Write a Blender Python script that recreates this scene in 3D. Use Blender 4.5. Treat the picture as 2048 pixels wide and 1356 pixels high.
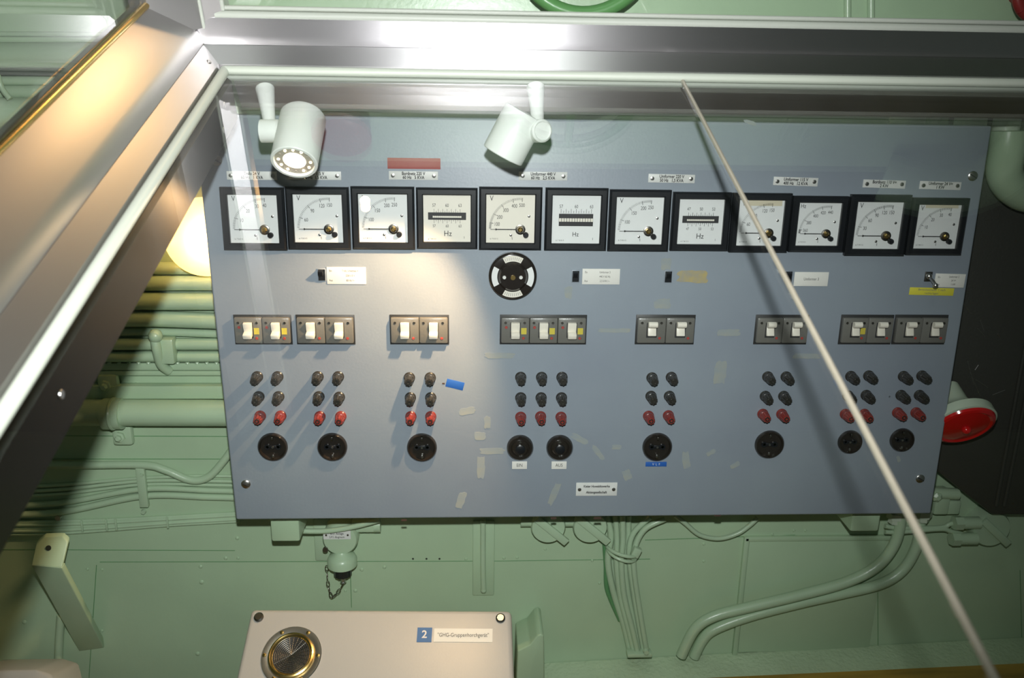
import bpy, bmesh, math, random
from mathutils import Vector, Matrix
for o in list(bpy.data.objects): bpy.data.objects.remove(o)
SC = bpy.context.scene; COL = SC.collection
random.seed(4)
V = Vector
# ------------------------------------------------------------------ camera
FPX = 1732.3
CAM = V((.4095, -1.3443, .0582))
def cam_axes(p, y, r):
    cp, sp, cy, sy, cr, sr = math.cos(p), math.sin(p), math.cos(y), math.sin(y), math.cos(r), math.sin(r)
    f = V((sy*cp, cy*cp, -sp)); rt = V((cy, -sy, 0)); up = rt.cross(f)
    return rt*cr+up*sr, up*cr-rt*sr, f
CR, CU, CF = cam_axes(.2915, .0467, .016)
cd = bpy.data.cameras.new('camera'); co = bpy.data.objects.new('camera', cd); COL.objects.link(co)
m = Matrix((CR, CU, -CF)).transposed().to_4x4(); m.translation = CAM; co.matrix_world = m
cd.sensor_width = 36; cd.lens = FPX/2048*36; cd.clip_start = .02; cd.clip_end = 50
cd.dof.use_dof = True; cd.dof.focus_distance = 1.40; cd.dof.aperture_fstop = 6.3
SC.camera = co
def ray(px, py): return CF+CR*((px-1024)/FPX)+CU*((678-py)/FPX)
def at(px, py, Y):
    d = ray(px, py); return CAM+d*((Y-CAM.y)/d.y)
# glass case frame of reference: X along the back rail, G away from the viewer, M off the lower pane
G = V((0, .9375, .348)).normalized(); M = V((0, -G.z, G.y)); X = V((1, 0, 0))
O = V((0, -.11377, .0570))
def K(x, s, h): return V((x, O.y, O.z))+G*s+M*h
# ------------------------------------------------------------------ world, lights, exposure
w = bpy.data.worlds.new('world'); SC.world = w; w.use_nodes = True
w.node_tree.nodes['Background'].inputs[0].default_value = (.75, .9, .8, 1)
w.node_tree.nodes['Background'].inputs[1].default_value = .05
SC.view_settings.view_transform = 'Standard'; SC.view_settings.look = 'None'
SC.view_settings.exposure = 0; SC.view_settings.gamma = 1; SC.view_settings.use_curve_mapping = False
def light(name, kind, loc, power, color, direction=None, size=.02, spot=None, blend=.3, sy=None):
    l = bpy.data.lights.new(name, kind); l.energy = power; l.color = color
    if kind == 'AREA':
        l.shape = 'RECTANGLE' if sy else 'DISK'; l.size = size
        if sy: l.size_y = sy
    else: l.shadow_soft_size = size
    if kind == 'SPOT': l.spot_size = math.radians(spot); l.spot_blend = blend
    o = bpy.data.objects.new(name, l); COL.objects.link(o); o.location = loc
    if direction is not None: o.rotation_euler = V(direction).to_track_quat('-Z', 'Y').to_euler()
    return o
# the camera's own flash gun, 12 cm above the lens
FL = CAM+CU*.125+CR*.0
light('camera_flash', 'SPOT', FL, 104, (.97, .965, .98), at(810, 450, 0)-FL, .014, 99, 1.0)
# warm spot added for the orange sheen on the side rail; passage ceiling light
_p = K(.01, -.28, .075); _n = (X*.69+M*.72).normalized(); _v = (CAM-_p).normalized(); _r = _n*(2*_n.dot(_v))-_v
light('rail_sheen_light', 'SPOT', _p+_r*.62, 3.2, (1, .58, .26), -_r, .009, 60, .8)
light('passage_ceiling_light', 'AREA', V((.5, -1.0, 1.6)), 3, (.88, 1, .9), V((0, .35, -1)), .6)
# ------------------------------------------------------------------ materials
MATS = {}
def mat(name, col, rough=.5, metal=0, bump=0, bscale=200, var=0, vscale=6, emis=None, estr=0, coat=0, spec=.5, aniso=0, tangent=None, stretch=None, col2=None):
    m = bpy.data.materials.new(name); m.use_nodes = True; nt = m.node_tree; b = nt.nodes['Principled BSDF']
    b.inputs['Base Color'].default_value = (*col, 1); b.inputs['Roughness'].default_value = rough
    b.inputs['Metallic'].default_value = metal; b.inputs['Specular IOR Level'].default_value = spec
    b.inputs['Coat Weight'].default_value = coat; b.inputs['Coat Roughness'].default_value = .12
    if emis: b.inputs['Emission Color'].default_value = (*emis, 1); b.inputs['Emission Strength'].default_value = estr
    tc = nt.nodes.new('ShaderNodeTexCoord'); mp = nt.nodes.new('ShaderNodeMapping')
    nt.links.new(tc.outputs['Object'], mp.inputs['Vector'])
    if stretch: mp.inputs['Scale'].default_value = stretch
    if var:
        n = nt.nodes.new('ShaderNodeTexNoise'); n.inputs['Scale'].default_value = vscale; n.inputs['Detail'].default_value = 5
        nt.links.new(mp.outputs[0], n.inputs['Vector'])
        r = nt.nodes.new('ShaderNodeValToRGB'); r.color_ramp.elements[0].position = .35; r.color_ramp.elements[1].position = .68
        c2 = col2 or tuple(c*(1-var) for c in col)
        r.color_ramp.elements[0].color = (*c2, 1); r.color_ramp.elements[1].color = (*col, 1)
        nt.links.new(n.outputs['Fac'], r.inputs[0]); nt.links.new(r.outputs[0], b.inputs['Base Color'])
    if bump:
        n = nt.nodes.new('ShaderNodeTexNoise'); n.inputs['Scale'].default_value = bscale; n.inputs['Detail'].default_value = 3
        nt.links.new(mp.outputs[0], n.inputs['Vector'])
        bp = nt.nodes.new('ShaderNodeBump'); bp.inputs['Strength'].default_value = bump; bp.inputs['Distance'].default_value = .001
        nt.links.new(n.outputs['Fac'], bp.inputs['Height']); nt.links.new(bp.outputs[0], b.inputs['Normal'])
        if coat: nt.links.new(bp.outputs[0], b.inputs['Coat Normal'])
    if aniso:
        b.inputs['Anisotropic'].default_value = aniso; b.inputs['Anisotropic Rotation'].default_value = .25
        cx = nt.nodes.new('ShaderNodeCombineXYZ')
        for i in range(3): cx.inputs[i].default_value = tangent[i]
        nt.links.new(cx.outputs[0], b.inputs['Tangent'])
    MATS[name] = m; return m
GREEN = (.43, .575, .385)
mat('green_paint', GREEN, .32, bump=.35, bscale=90, var=.10, vscale=5)
mat('green_paint_rough', (.50, .62, .42), .22, bump=2.5, bscale=130, var=.12, vscale=12)
mat('green_pipe', (.43, .57, .39), .3, bump=.3, bscale=120, var=.1, vscale=9)
mat('dark_green', (.10, .26, .11), .35, bump=.3, bscale=120)
mat('wheel_green', (.12, .30, .10), .3)
mat('dark_gap', (.02, .025, .02), .8)
mat('panel_paint', (.275, .318, .36), .40, bump=.15, bscale=260, var=.10, vscale=5, col2=(.245, .28, .33))
mat('residue', (.305, .32, .29), .7, var=.25, vscale=60, col2=(.26, .30, .32))
mat('residue_brown', (.42, .34, .14), .7, var=.4, vscale=90, col2=(.30, .29, .24))
mat('black_plastic', (.008, .009, .012), .33)
mat('bakelite', (.018, .014, .012), .2, coat=.5)
mat('black_knob', (.03, .028, .024), .28)
mat('red_knob', (.21, .030, .024), .3)
mat('dial_white', (.74, .76, .75), .5, var=.03, vscale=30)
mat('dial_cream', (.76, .73, .64), .5)
mat('dial_stain', (.62, .57, .42), .6)
mat('ink', (.02, .02, .022), .6)
mat('ink_grey', (.16, .16, .17), .6)
mat('plate_white', (.70, .71, .68), .45, var=.06, vscale=60)
mat('paper', (.74, .73, .68), .7)
mat('brass', (.72, .50, .18), .25, 1)
mat('steel', (.55, .54, .52), .3, 1)
mat('steel_dark', (.2, .19, .17), .35, 1)
mat('breaker_grey', (.15, .147, .132), .3, bump=.2, bscale=300)
mat('breaker_frame', (.03, .03, .03), .4)
mat('lever_white', (.78, .74, .64), .35)
mat('red_mark', (.34, .05, .04), .5)
mat('yellow_mark', (.55, .46, .06), .5)
mat('yellow_tape', (.68, .62, .06), .5)
mat('red_tape', (.36, .10, .09), .6)
mat('blue_tape', (.02, .11, .42), .5)
mat('blue_sign', (.03, .13, .33), .5)
mat('rust', (.06, .03, .02), .8)
mat('cabinet_black', (.040, .040, .034), .42, bump=.5, bscale=240)
mat('console_grey', (.44, .435, .42), .42, bump=.15, bscale=300)
mat('lamp_white', (.78, .80, .77), .38)
mat('lamp_base', (.50, .58, .46), .3)
mat('red_lens', (.55, .008, .01), .12, coat=.6)
mat('red_wheel', (.28, .02, .02), .35)
mat('globe', (.2, .16, .1), .3, emis=(1, .50, .12), estr=.55)
mat('bulb', (1, .9, .7), .3, emis=(1, .80, .45), estr=14)
mat('led', (1, .95, .8), .3, emis=(1, .83, .6), estr=22)
mat('led_face', (.3, .27, .24), .35)
mat('gasket', (.40, .44, .37), .45)
mat('gasket_grey', (.33, .36, .31), .5)
mat('silicone', (.31, .285, .22), .4, bump=1.2, bscale=60)
mat('wood_brass', (.60, .34, .05), .25, .3, var=.4, vscale=5, stretch=(1, 6, 6))
for nm, t in (('alu_x', X), ('alu_g', G), ('alu_m', M)):
    mat(nm, (.66, .65, .66) if nm == 'alu_x' else (.56, .55, .54), .34 if nm == 'alu_x' else .42, 1, aniso=.9 if nm == 'alu_x' else .35, tangent=t, bump=.06, bscale=30, stretch=(1, 40, 40) if nm == 'alu_x' else (60, 3, 3))
mat('alu_dark_reflection', (.05, .036, .02), .3, 1, aniso=.8, tangent=G)  # aluminium side flange; the dark surroundings it mirrors are put into the colour
def globe_mat():
    m = MATS['globe']; nt = m.node_tree; b = nt.nodes['Principled BSDF']; out = nt.nodes['Material Output']
    t = nt.nodes.new('ShaderNodeBsdfTranslucent'); t.inputs[0].default_value = (1, .80, .50, 1)
    a = nt.nodes.new('ShaderNodeAddShader'); nt.links.new(b.outputs[0], a.inputs[0]); nt.links.new(t.outputs[0], a.inputs[1]); nt.links.new(a.outputs[0], out.inputs[0])
globe_mat()
def glass_mat():
    m = bpy.data.materials.new('clear_glass'); m.use_nodes = True; nt = m.node_tree; nt.nodes.clear(); N = nt.nodes.new; L = nt.links.new
    out = N('ShaderNodeOutputMaterial'); mx = N('ShaderNodeMixShader'); tr = N('ShaderNodeBsdfTransparent'); gl = N('ShaderNodeBsdfGlossy')
    tr.inputs[0].default_value = (.965, .98, .97, 1); gl.inputs['Roughness'].default_value = .0
    g = N('ShaderNodeNewGeometry'); d = N('ShaderNodeVectorMath'); d.operation = 'DOT_PRODUCT'
    L(g.outputs['Incoming'], d.inputs[0]); L(g.outputs['Normal'], d.inputs[1])
    a = N('ShaderNodeMath'); a.operation = 'ABSOLUTE'; L(d.outputs['Value'], a.inputs[0])
    s = N('ShaderNodeMath'); s.operation = 'SUBTRACT'; s.inputs[0].default_value = 1; L(a.outputs[0], s.inputs[1])
    p = N('ShaderNodeMath'); p.operation = 'POWER'; L(s.outputs[0], p.inputs[0]); p.inputs[1].default_value = 4.4
    q = N('ShaderNodeMath'); q.operation = 'MULTIPLY_ADD'; L(p.outputs[0], q.inputs[0]); q.inputs[1].default_value = .95; q.inputs[2].default_value = .045
    L(q.outputs[0], mx.inputs[0]); L(tr.outputs[0], mx.inputs[1]); L(gl.outputs[0], mx.inputs[2]); L(mx.outputs[0], out.inputs[0])
    MATS['clear_glass'] = m
glass_mat()
# ------------------------------------------------------------------ helpers
class MB:
    """collects shapes and links them as ONE mesh object"""
    def __init__(s): s.bm = bmesh.new()
    def box(s, c, size, rot=None, bev=0):
        t = bmesh.new(); bmesh.ops.create_cube(t, size=1)
        bmesh.ops.scale(t, vec=size, verts=t.verts)
        if bev: bmesh.ops.bevel(t, geom=t.edges[:], offset=bev, segments=2, affect='EDGES', profile=.5)
        if rot is not None: bmesh.ops.transform(t, matrix=rot.to_4x4(), verts=t.verts)
        bmesh.ops.translate(t, vec=V(c), verts=t.verts); s.join(t); return s
    def join(s, t):
        me = bpy.data.meshes.new('tmp'); t.to_mesh(me); t.free(); s.bm.from_mesh(me); bpy.data.meshes.remove(me)
    def lathe(s, c, axis, prof, seg=32, cap=True, ribs=0, ribd=0):
        """prof: list of (distance along axis, radius)"""
        axis = V(axis).normalized(); a = axis.orthogonal().normalized(); b = axis.cross(a); rings = []
        for z, r in prof:
            ring = []
            for i in range(seg):
                t = 2*math.pi*i/seg; rr = r*(1-(ribd if ribs and (i*ribs*2//seg) % 2 else 0))
                ring.append(s.bm.verts.new(V(c)+axis*z+(a*math.cos(t)+b*math.sin(t))*rr))
            rings.append(ring)
        for k in range(len(rings)-1):
            for i in range(seg):
                j = (i+1) % seg; f = s.bm.faces.new((rings[k][i], rings[k][j], rings[k+1][j], rings[k+1][i])); f.smooth = not ribs
        if cap:
            for r in (rings[0][::-1], rings[-1]): 
                s.bm.faces.new(r)
        return s
    def torus(s, c, axis, R, r, seg=40, ts=10, a0=0, a1=2*math.pi):
        axis = V(axis).normalized(); a = axis.orthogonal().normalized(); b = axis.cross(a)
        s.tube([V(c)+(a*math.cos(a0+(a1-a0)*i/seg)+b*math.sin(a0+(a1-a0)*i/seg))*R for i in range(seg+1)], r, ts, smooth=False); return s
    def tube(s, pts, r, seg=10, smooth=True, sub=6):
        pts = [V(p) for p in pts]
        if smooth and len(pts) > 2:
            q = []
            for i in range(len(pts)-1):
                p0, p1, p2, p3 = pts[max(i-1, 0)], pts[i], pts[i+1], pts[min(i+2, len(pts)-1)]
                for k in range(sub):
                    t = k/sub
                    q.append(.5*((2*p1)+(p2-p0)*t+(2*p0-5*p1+4*p2-p3)*t*t+(3*p1-p0-3*p2+p3)*t**3))
            q.append(pts[-1]); pts = q
        rings = []; up = None
        for i, p in enumerate(pts):
            d = (pts[min(i+1, len(pts)-1)]-pts[max(i-1, 0)]).normalized()
            if up is None: up = d.orthogonal().normalized()
            up = (up-d*up.dot(d)).normalized(); b = d.cross(up)
            rings.append([s.bm.verts.new(p+(up*math.cos(2*math.pi*k/seg)+b*math.sin(2*math.pi*k/seg))*r) for k in range(seg)])
        for k in range(len(rings)-1):
            for i in range(seg):
                j = (i+1) % seg; f = s.bm.faces.new((rings[k][i], rings[k][j], rings[k+1][j], rings[k+1][i])); f.smooth = True
        s.bm.faces.new(rings[0][::-1]); s.bm.faces.new(rings[-1]); return s
    def prism(s, pts, vec, bev=0):
        t = bmesh.new(); a = [t.verts.new(V(p)) for p in pts]; b = [t.verts.new(V(p)+V(vec)) for p in pts]; n = len(a)
        t.faces.new(a); t.faces.new(b[::-1])
        for i in range(n): t.faces.new((a[i], b[i], b[(i+1) % n], a[(i+1) % n]))
        bmesh.ops.recalc_face_normals(t, faces=t.faces)
        if bev: bmesh.ops.bevel(t, geom=t.edges[:], offset=bev, segments=3, affect='EDGES', profile=.5)
        s.join(t); return s
    def sphere(s, c, r, sc=(1, 1, 1), seg=24):
        t = bmesh.new(); bmesh.ops.create_uvsphere(t, u_segments=seg, v_segments=seg//2, radius=r)
        bmesh.ops.scale(t, vec=sc, verts=t.verts); bmesh.ops.translate(t, vec=V(c), verts=t.verts)
        for f in t.faces: f.smooth = True
        s.join(t); return s
    def text(s, st, c, size, align='CENTER', wx=.85, bold=0, rz=0):
        me = text_mesh(st, align, bold); t = bmesh.new(); t.from_mesh(me)
        bmesh.ops.scale(t, vec=(size*wx, size, size), verts=t.verts)
        bmesh.ops.rotate(t, cent=(0, 0, 0), matrix=Matrix.Rotation(math.pi/2, 3, 'X'), verts=t.verts)
        if rz: bmesh.ops.rotate(t, cent=(0, 0, 0), matrix=Matrix.Rotation(rz, 3, 'Y'), verts=t.verts)
        bmesh.ops.translate(t, vec=V(c), verts=t.verts); s.join(t); return s
    def mesh(s, name):
        me = bpy.data.meshes.new(name); bmesh.ops.recalc_face_normals(s.bm, faces=s.bm.faces); s.bm.to_mesh(me); s.bm.free(); me.set_sharp_from_angle(angle=math.radians(38)); return me
    def build(s, name, material, parent=None, loc=(0, 0, 0), label=None, shift=None):
        if shift is not None: bmesh.ops.translate(s.bm, vec=-V(shift), verts=s.bm.verts)
        return link(name, s.mesh(name), material, parent, loc, label)
TM = {}
def text_mesh(st, align, bold):
    k = (st, align, bold)
    if k not in TM:
        c = bpy.data.curves.new('lettering', 'FONT'); c.body = st; c.align_x = align; c.align_y = 'CENTER'; c.size = 1; c.resolution_u = 3; c.offset = bold
        o = bpy.data.objects.new('lettering', c); COL.objects.link(o)
        dg = bpy.context.evaluated_depsgraph_get(); TM[k] = bpy.data.meshes.new_from_object(o.evaluated_get(dg))
        bpy.data.objects.remove(o); bpy.data.curves.remove(c)
    return TM[k]
def link(name, me, material, parent=None, loc=(0, 0, 0), label=None):
    o = bpy.data.objects.new(name, me); COL.objects.link(o); o.location = loc
    if material and not me.materials: me.materials.append(MATS[material])
    if parent: o.parent = parent
    if label: o['label'] = label
    return o
def empty(name, loc, label, cat, group=None):
    o = bpy.data.objects.new(name, None); COL.objects.link(o); o.location = loc; o.empty_display_size = .02
    return tag(o, label, cat, group)
def tag(o, label=None, cat=None, group=None, kind=None):
    if label: o['label'] = label
    if cat: o['category'] = cat
    if group: o['group'] = group
    if kind: o['kind'] = kind
    return o
def thing(mb, name, material, label, cat, group=None):
    """one-mesh thing whose origin sits at the centre of its base"""
    vs = mb.bm.verts; xs = [v.co.x for v in vs]; ys = [v.co.y for v in vs]; zs = [v.co.z for v in vs]
    c = V(((min(xs)+max(xs))/2, (min(ys)+max(ys))/2, min(zs)))
    bmesh.ops.translate(mb.bm, vec=-c, verts=vs)
    return tag(mb.build(name, material, None, c), label, cat, group)
def mmx(px, py, wpx): return at(px+wpx/2, py, 0).x-at(px-wpx/2, py, 0).x
def mmz(px, py, hpx): return at(px, py-hpx/2, 0).z-at(px, py+hpx/2, 0).z
YN = V((0, -1, 0))
WY = .15   # face of the hull wall

# ------------------------------------------------------------------ the setting: hull wall, overhead, shelf
wall = tag(MB().box((.6, WY+.02, -.42), (4.2, .04, 1.83)).build('wall_back', 'green_paint'), kind='structure')
def seam(p0, p1, r=.0007, Y=WY, name='seam', mt='dark_green'):
    MB().tube([at(*p0, Y), at(*p1, Y)], r, 6).build(name, mt, wall)
for a, b in (((0, 1099), (470, 1101)), ((200, 1124), (1000, 1122)), ((193, 1130), (178, 1356)), ((700, 1124), (703, 1215)), ((0, 918), (470, 918)), ((0, 871), (455, 873)),
             ((1000, 1122), (1300, 1118)), ((1755, 1070), (1756, 1290)), ((2040, 1140), (2044, 1300)), ((1290, 1080), (1590, 1070)), ((1255, 1310), (1243, 1190))):
    seam(a, b)
for i, (x, y, s) in enumerate(((475, 1075, 4), (452, 1115, 4), (477, 1115, 3), (402, 1132, 4), (404, 1163, 5), (396, 1306, 5), (50, 1243, 5), (156, 1333, 4), (769, 1133, 4), (724, 1138, 4), (711, 1180, 4), (691, 1180, 3),
      (932, 1117, 3), (951, 1115, 3), (1008, 1115, 3), (1034, 1114, 3), (1090, 1097, 3), (1407, 1087, 3), (1407, 1121, 3), (1544, 1067, 3), (1587, 1060, 3), (1610, 1060, 3), (1184, 1120, 3), (1199, 1165, 3), (205, 1260, 3), (168, 1205, 3), (1708, 1087, 3), (274, 766, 3), (205, 1138, 3), (176, 1137, 3))):
    MB().lathe(at(x, y, WY+.002), YN, [(0, s*.0010), (.003, s*.0009), (.0045, s*.0005)], 12).build('rivet', 'green_paint', wall)
for x in (826, 853, 879): MB().lathe(at(x, 1117, WY+.001), YN, [(0, .002), (.0015, .002)], 12).build('screw_hole', 'dark_gap', wall)
ceil = tag(MB().box((.6, -1.0, 1.72), (4.2, 2.6, .04)).build('ceiling', 'green_paint'), kind='structure')
tag(MB().box((.6, .19, 1.1), (4.2, .04, 1.2)).build('wall_upper', 'dark_gap'), kind='structure')
tag(MB().box((-1.48, -.9, -.1), (.04, 2.2, 3.6)).build('wall_left', 'green_paint'), kind='structure')
tag(MB().box((.6, -1.0, -1.92), (4.2, 2.6, .04)).build('floor', 'wood_brass'), kind='structure')
# recessed access plate lower right
f = MB()
z0, z1 = at(1600, 1080, WY).z, at(1600, 1300, WY).z; x0, x1 = at(1487, 1180, WY).x, at(1754, 1180, WY).x
f.box(((x0+x1)/2, WY-.002, (z0+z1)/2), (x1-x0, .006, z0-z1), bev=.0015)
f.box((x0-.006, WY-.003, (z0+z1)/2), (.010, .010, z0-z1+.02), bev=.002); f.box(((x0+x1)/2, WY-.003, z0+.006), (x1-x0+.02, .010, .010), bev=.002)
thing(f, 'access_plate', 'green_paint', 'large green painted plate with raised border on the wall behind the two bent pipes', 'wall plate')

# ------------------------------------------------------------------ control panel
PC = [at(386, 228, 0), at(1985, 252, 0), at(1862, 1028, 0), at(472, 1040, 0)]
pb = V(((PC[3].x+PC[2].x)/2, .02, PC[3].z))
panel = empty('control_panel', pb, 'large blue-grey instrument board with twelve square meters, switches and sockets', 'control panel')
def pp(mb, name, mt, label=None, loc=None): return mb.build(name, mt, panel, V(loc)-pb if loc is not None else (0, 0, 0), label, None if loc is not None else pb)
pp(MB().prism(PC, (0, .04, 0), bev=.0035), 'housing', 'panel_paint')
def inst(name, me, mt, parent, loc, label=None): return link(name, me, mt, parent, loc, label)
CACHE = {}
def cached(key, fn):
    if key not in CACHE: CACHE[key] = fn().mesh(key)
    return CACHE[key]
def disc_screw(r, h=.002): return lambda: MB().lathe((0, 0, 0), YN, [(0, r), (h*.5, r), (h, r*.75)], 20)
def slot(r, ang=.6): return lambda: MB().box((0, 0, 0), (r*1.7, .0006, r*.22), Matrix.Rotation(ang, 3, 'Y'))
def screw(p, r, parent, base, mt='steel', h=.002, name='screw', ang=.6):
    s = inst(name, cached('scr%.4f%s' % (r, mt), disc_screw(r, h)), mt, parent, V(p)-base)
    inst('screw_slot', cached('slot%.4f%.1f' % (r, ang), slot(r, ang)), 'ink', s, (0, -h-.0001, 0)); return s
for x, y in ((434, 321), (1945, 352), (492, 968), (1840, 957)): screw(at(x, y, 0), .0078, panel, pb, 'steel', .003, ang=.5)
# --- meters
def bezel_mesh():
    b = MB(); o, i, d = .0482, .0372, .010
    prof = [(o, 0), (o, -d+.003), (o-.003, -d), (i+.0015, -d), (i, -d+.0015), (i, -.002)]
    rings = []
    for q, y in prof: rings.append([b.bm.verts.new((sx*q, y, sz*q)) for sx, sz in ((-1, -1), (1, -1), (1, 1), (-1, 1))])
    for k in range(len(rings)-1):
        for n in range(4): b.bm.faces.new((rings[k][n], rings[k][(n+1) % 4], rings[k+1][(n+1) % 4], rings[k+1][n]))
    return b
BZ = bezel_mesh().mesh('bezel'); DIALM = {}
NEEDLE = MB().box((-.0225, 0, 0), (.030, .0006, .0013)).box((-.040, 0, 0), (.012, .0006, .0006)).box((-.0375, 0, 0), (.0018, .0006, .0028)).mesh('needle')
def meter(px0, px1, py0, py1, kind, unit, nums, label, cream=False, sub=5, win=None, yoff=0):
    cx, cy = (px0+px1)/2, (py0+py1)/2; c = at(cx, cy, -.008); c.y = 0
    w_ = (at(px1, cy, -.009).x-at(px0, cy, -.009).x)/.096
    r = link('frequency_meter' if unit == 'Hz' else 'voltmeter', BZ, 'black_plastic', panel, c-pb, label)
    r.scale = (min(w_, 1.01), 1, min(w_, 1.01))
    dm = 'dial_cream' if cream else 'dial_white'
    d = MB().box((0, -.003, 0), (.0750, .002, .0750)).build('dial', dm, r)
    t = MB(); ty = -.0043
    if kind == 'needle':
        pv = V((.0155, 0, -.0165)); R0 = .0485
        t.text(unit, (-.0290, ty, .0305), .0115 if unit == 'V' else .010, wx=.8)
        a_prev = 180
        stops = [(180, None)]+nums
        for k, (a, s_) in enumerate(stops):
            ar = math.radians(a)
            L = .006 if s_ else .004
            p = pv+V((math.cos(ar), 0, math.sin(ar)))*(R0-L/2)
            if a < 178: t.box((p.x, ty, p.z), (L, .0003, .0007), Matrix.Rotation(-ar, 3, 'Y'))
            if s_: 
                p = pv+V((math.cos(ar), 0, math.sin(ar)))*(R0-.0115); t.text(s_, (p.x, ty, p.z), .0082, wx=.72)
            if k:
                for j in range(1, sub*2):
                    aa = math.radians(a_prev+(a-a_prev)*j/(sub*2)); LL = .0035
                    p = pv+V((math.cos(aa), 0, math.sin(aa)))*(R0-LL/2)
                    t.box((p.x, ty, p.z), (LL, .0003, .0004), Matrix.Rotation(-aa, 3, 'Y'))
            a_prev = a
        t.text('6 7 8 0 5', (-.025, ty, -.0315), .0032, wx=1.1); t.text('§', (.003, ty, -.030), .005)
        t.build('lettering', 'ink', r)
        link('needle', NEEDLE, 'ink', r, (pv.x, -.0062, pv.z))
        pvt = link('pivot', cached('pivot', lambda: MB().lathe((0, 0, 0), YN, [(0, .0078), (.0025, .0078), (.003, .006), (.0015, .0055)], 28)), 'steel_dark', r, (pv.x, -.004, pv.z))
        link('pivot_screw', cached('pvs', lambda: MB().lathe((0, 0, 0), YN, [(0, .0045), (.004, .0045), (.0055, .0025)], 6)), 'brass', pvt, (0, -.0008, 0))
        link('zero_adjuster', cached('zadj', lambda: MB().lathe((0, 0, 0), YN, [(0, .0045), (.005, .0042), (.0065, .003)], 16)), 'black_plastic', r, (pv.x+.0085, -.004, pv.z-.0085))
        for q in ((.0285, .004), (.001, -.0255)):
            link('dial_screw', cached('dscr', lambda: MB().lathe((0, 0, 0), YN, [(0, .0022), (.001, .002), (.0014, .001)], 12)), 'steel', r, (q[0], -.004, q[1]))
    else:
        big = kind == 'reed_tall'
        wz, hw, hh = (-.001, .0265, .0095) if big else (.0035, .030, .0058)
        if yoff: wz = yoff
        MB().box((0, -.0042, wz), (hw*2, .0006, hh*2)).build('reed_window', 'ink', r)
        rd = MB(); n = 13 if big else 15; span = .0245 if big else .0215
        for k in range(n):
            x = -span+2*span*k/(n-1); rd.box((x, -.0048, wz-(.0 if big else .001)), (.0033 if big else .0022, .0006, .0052 if big else .0028))
        if not big: rd.box((0, -.0047, wz-.0012), (2*span, .0005, .0014))
        rd.build('reed', 'dial_cream', r, label='row of cream reed tips')
        for k in range(13):
            x = -.0205+.041*k/12
            L = .0065 if k % 2 == 0 else .0035
            if big:
                x = -.0235+.047*k/12
                if k % 2 == 0 or k: t.box((x, ty, wz+hh+.001+L/2), (.0005, .0003, L))
            else:
                t.box((x, ty, wz+.0058+L/2-.001), (.0005, .0003, L)); t.box((x, ty, wz-.0058-L/2+.001), (.0005, .0003, L))
        sp = .0235 if big else .0205
        for x, s_ in zip((-sp, 0, sp), nums):
            t.text(s_, (x, ty, wz+hh+.011), .0075, wx=.75)
            if not big: t.text(s_, (x, ty, wz-hh-.010), .0065, wx=.75)
        t.text('Hz', (0 if big else .001, ty, -.0245 if not big else -.0235), .0125 if not big else .010, wx=.9)
        t.text('6 7 8 0 5', (-.024, ty, -.033), .003, wx=1.2); t.text('§', (.027, ty, -.030), .004)
        t.build('lettering', 'ink', r)
    return r
B4 = lambda a: [(158, a[0]), (131, a[1]), (105, a[2]), (87, a[3])]
meter(443, 570, 378, 499, 'needle', 'V', [(158, '10'), (130, '20'), (105, '30'), (87, '40')], 'leftmost voltmeter, scale up to 40, crossed by pale glass streaks')
meter(573, 699, 376, 499, 'needle', 'V', B4(('60', '90', '120', '150')), 'voltmeter with scale up to 150, below the lit spot lamp')
meter(703, 829, 375, 499, 'needle', 'V', B4(('100', '150', '200', '250')), 'voltmeter with scale up to 250, left of the cream lit reed meter')
meter(833, 955, 375, 500, 'reed', 'Hz', ('57', '60', '63'), 'reed frequency meter with narrow window, 57 to 63 printed twice', cream=True)  # white dial; the warm lamp light on it is put into a cream colour
meter(958, 1084, 376, 500, 'needle', 'V', [(168, '100'), (150, '200'), (128, '300'), (105, '400'), (87, '500')], 'voltmeter with scale up to 500, above the round selector', cream=True)  # cream here too: warm lamp light put into the dial colour
meter(1090, 1215, 378, 501, 'reed_tall', 'Hz', ('57', '60', '63'), 'reed frequency meter with tall black window')
meter(1218, 1340, 381, 503, 'needle', 'V', B4(('100', '150', '200', '250')), 'voltmeter with scale up to 250, right of the tall window reed meter')
meter(1344, 1460, 383, 505, 'reed', 'Hz', ('47', '50', '53'), 'reed frequency meter marked 47 50 53')
m9 = meter(1463, 1580, 387, 506, 'needle', 'V', B4(('60', '90', '120', '150')), 'voltmeter crossed by the pale glass seam, stained at top')
meter(1583, 1693, 390, 508, 'needle', 'Hz', [(172, '360'), (150, '380'), (125, '400'), (104, '420'), (84, '440')], 'needle frequency meter with scale up to 440')
meter(1697, 1817, 393, 510, 'needle', 'V', [(162, '30'), (140, '60'), (120, '90'), (101, '120'), (83, '150')], 'second voltmeter from the right, scale up to 150')
m12 = meter(1820, 1932, 396, 512, 'needle', 'V', [(156, '10'), (131, '20'), (107, '30'), (84, '40')], 'rightmost voltmeter, scale up to 40, stained at top')
MB().box((.006, -.0041, .0325), (.055, .0003, .010)).build('stain', 'dial_stain', m9)
MB().box((.004, -.0041, .034), (.056, .0003, .006)).build('stain', 'dial_stain', m12)
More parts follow.
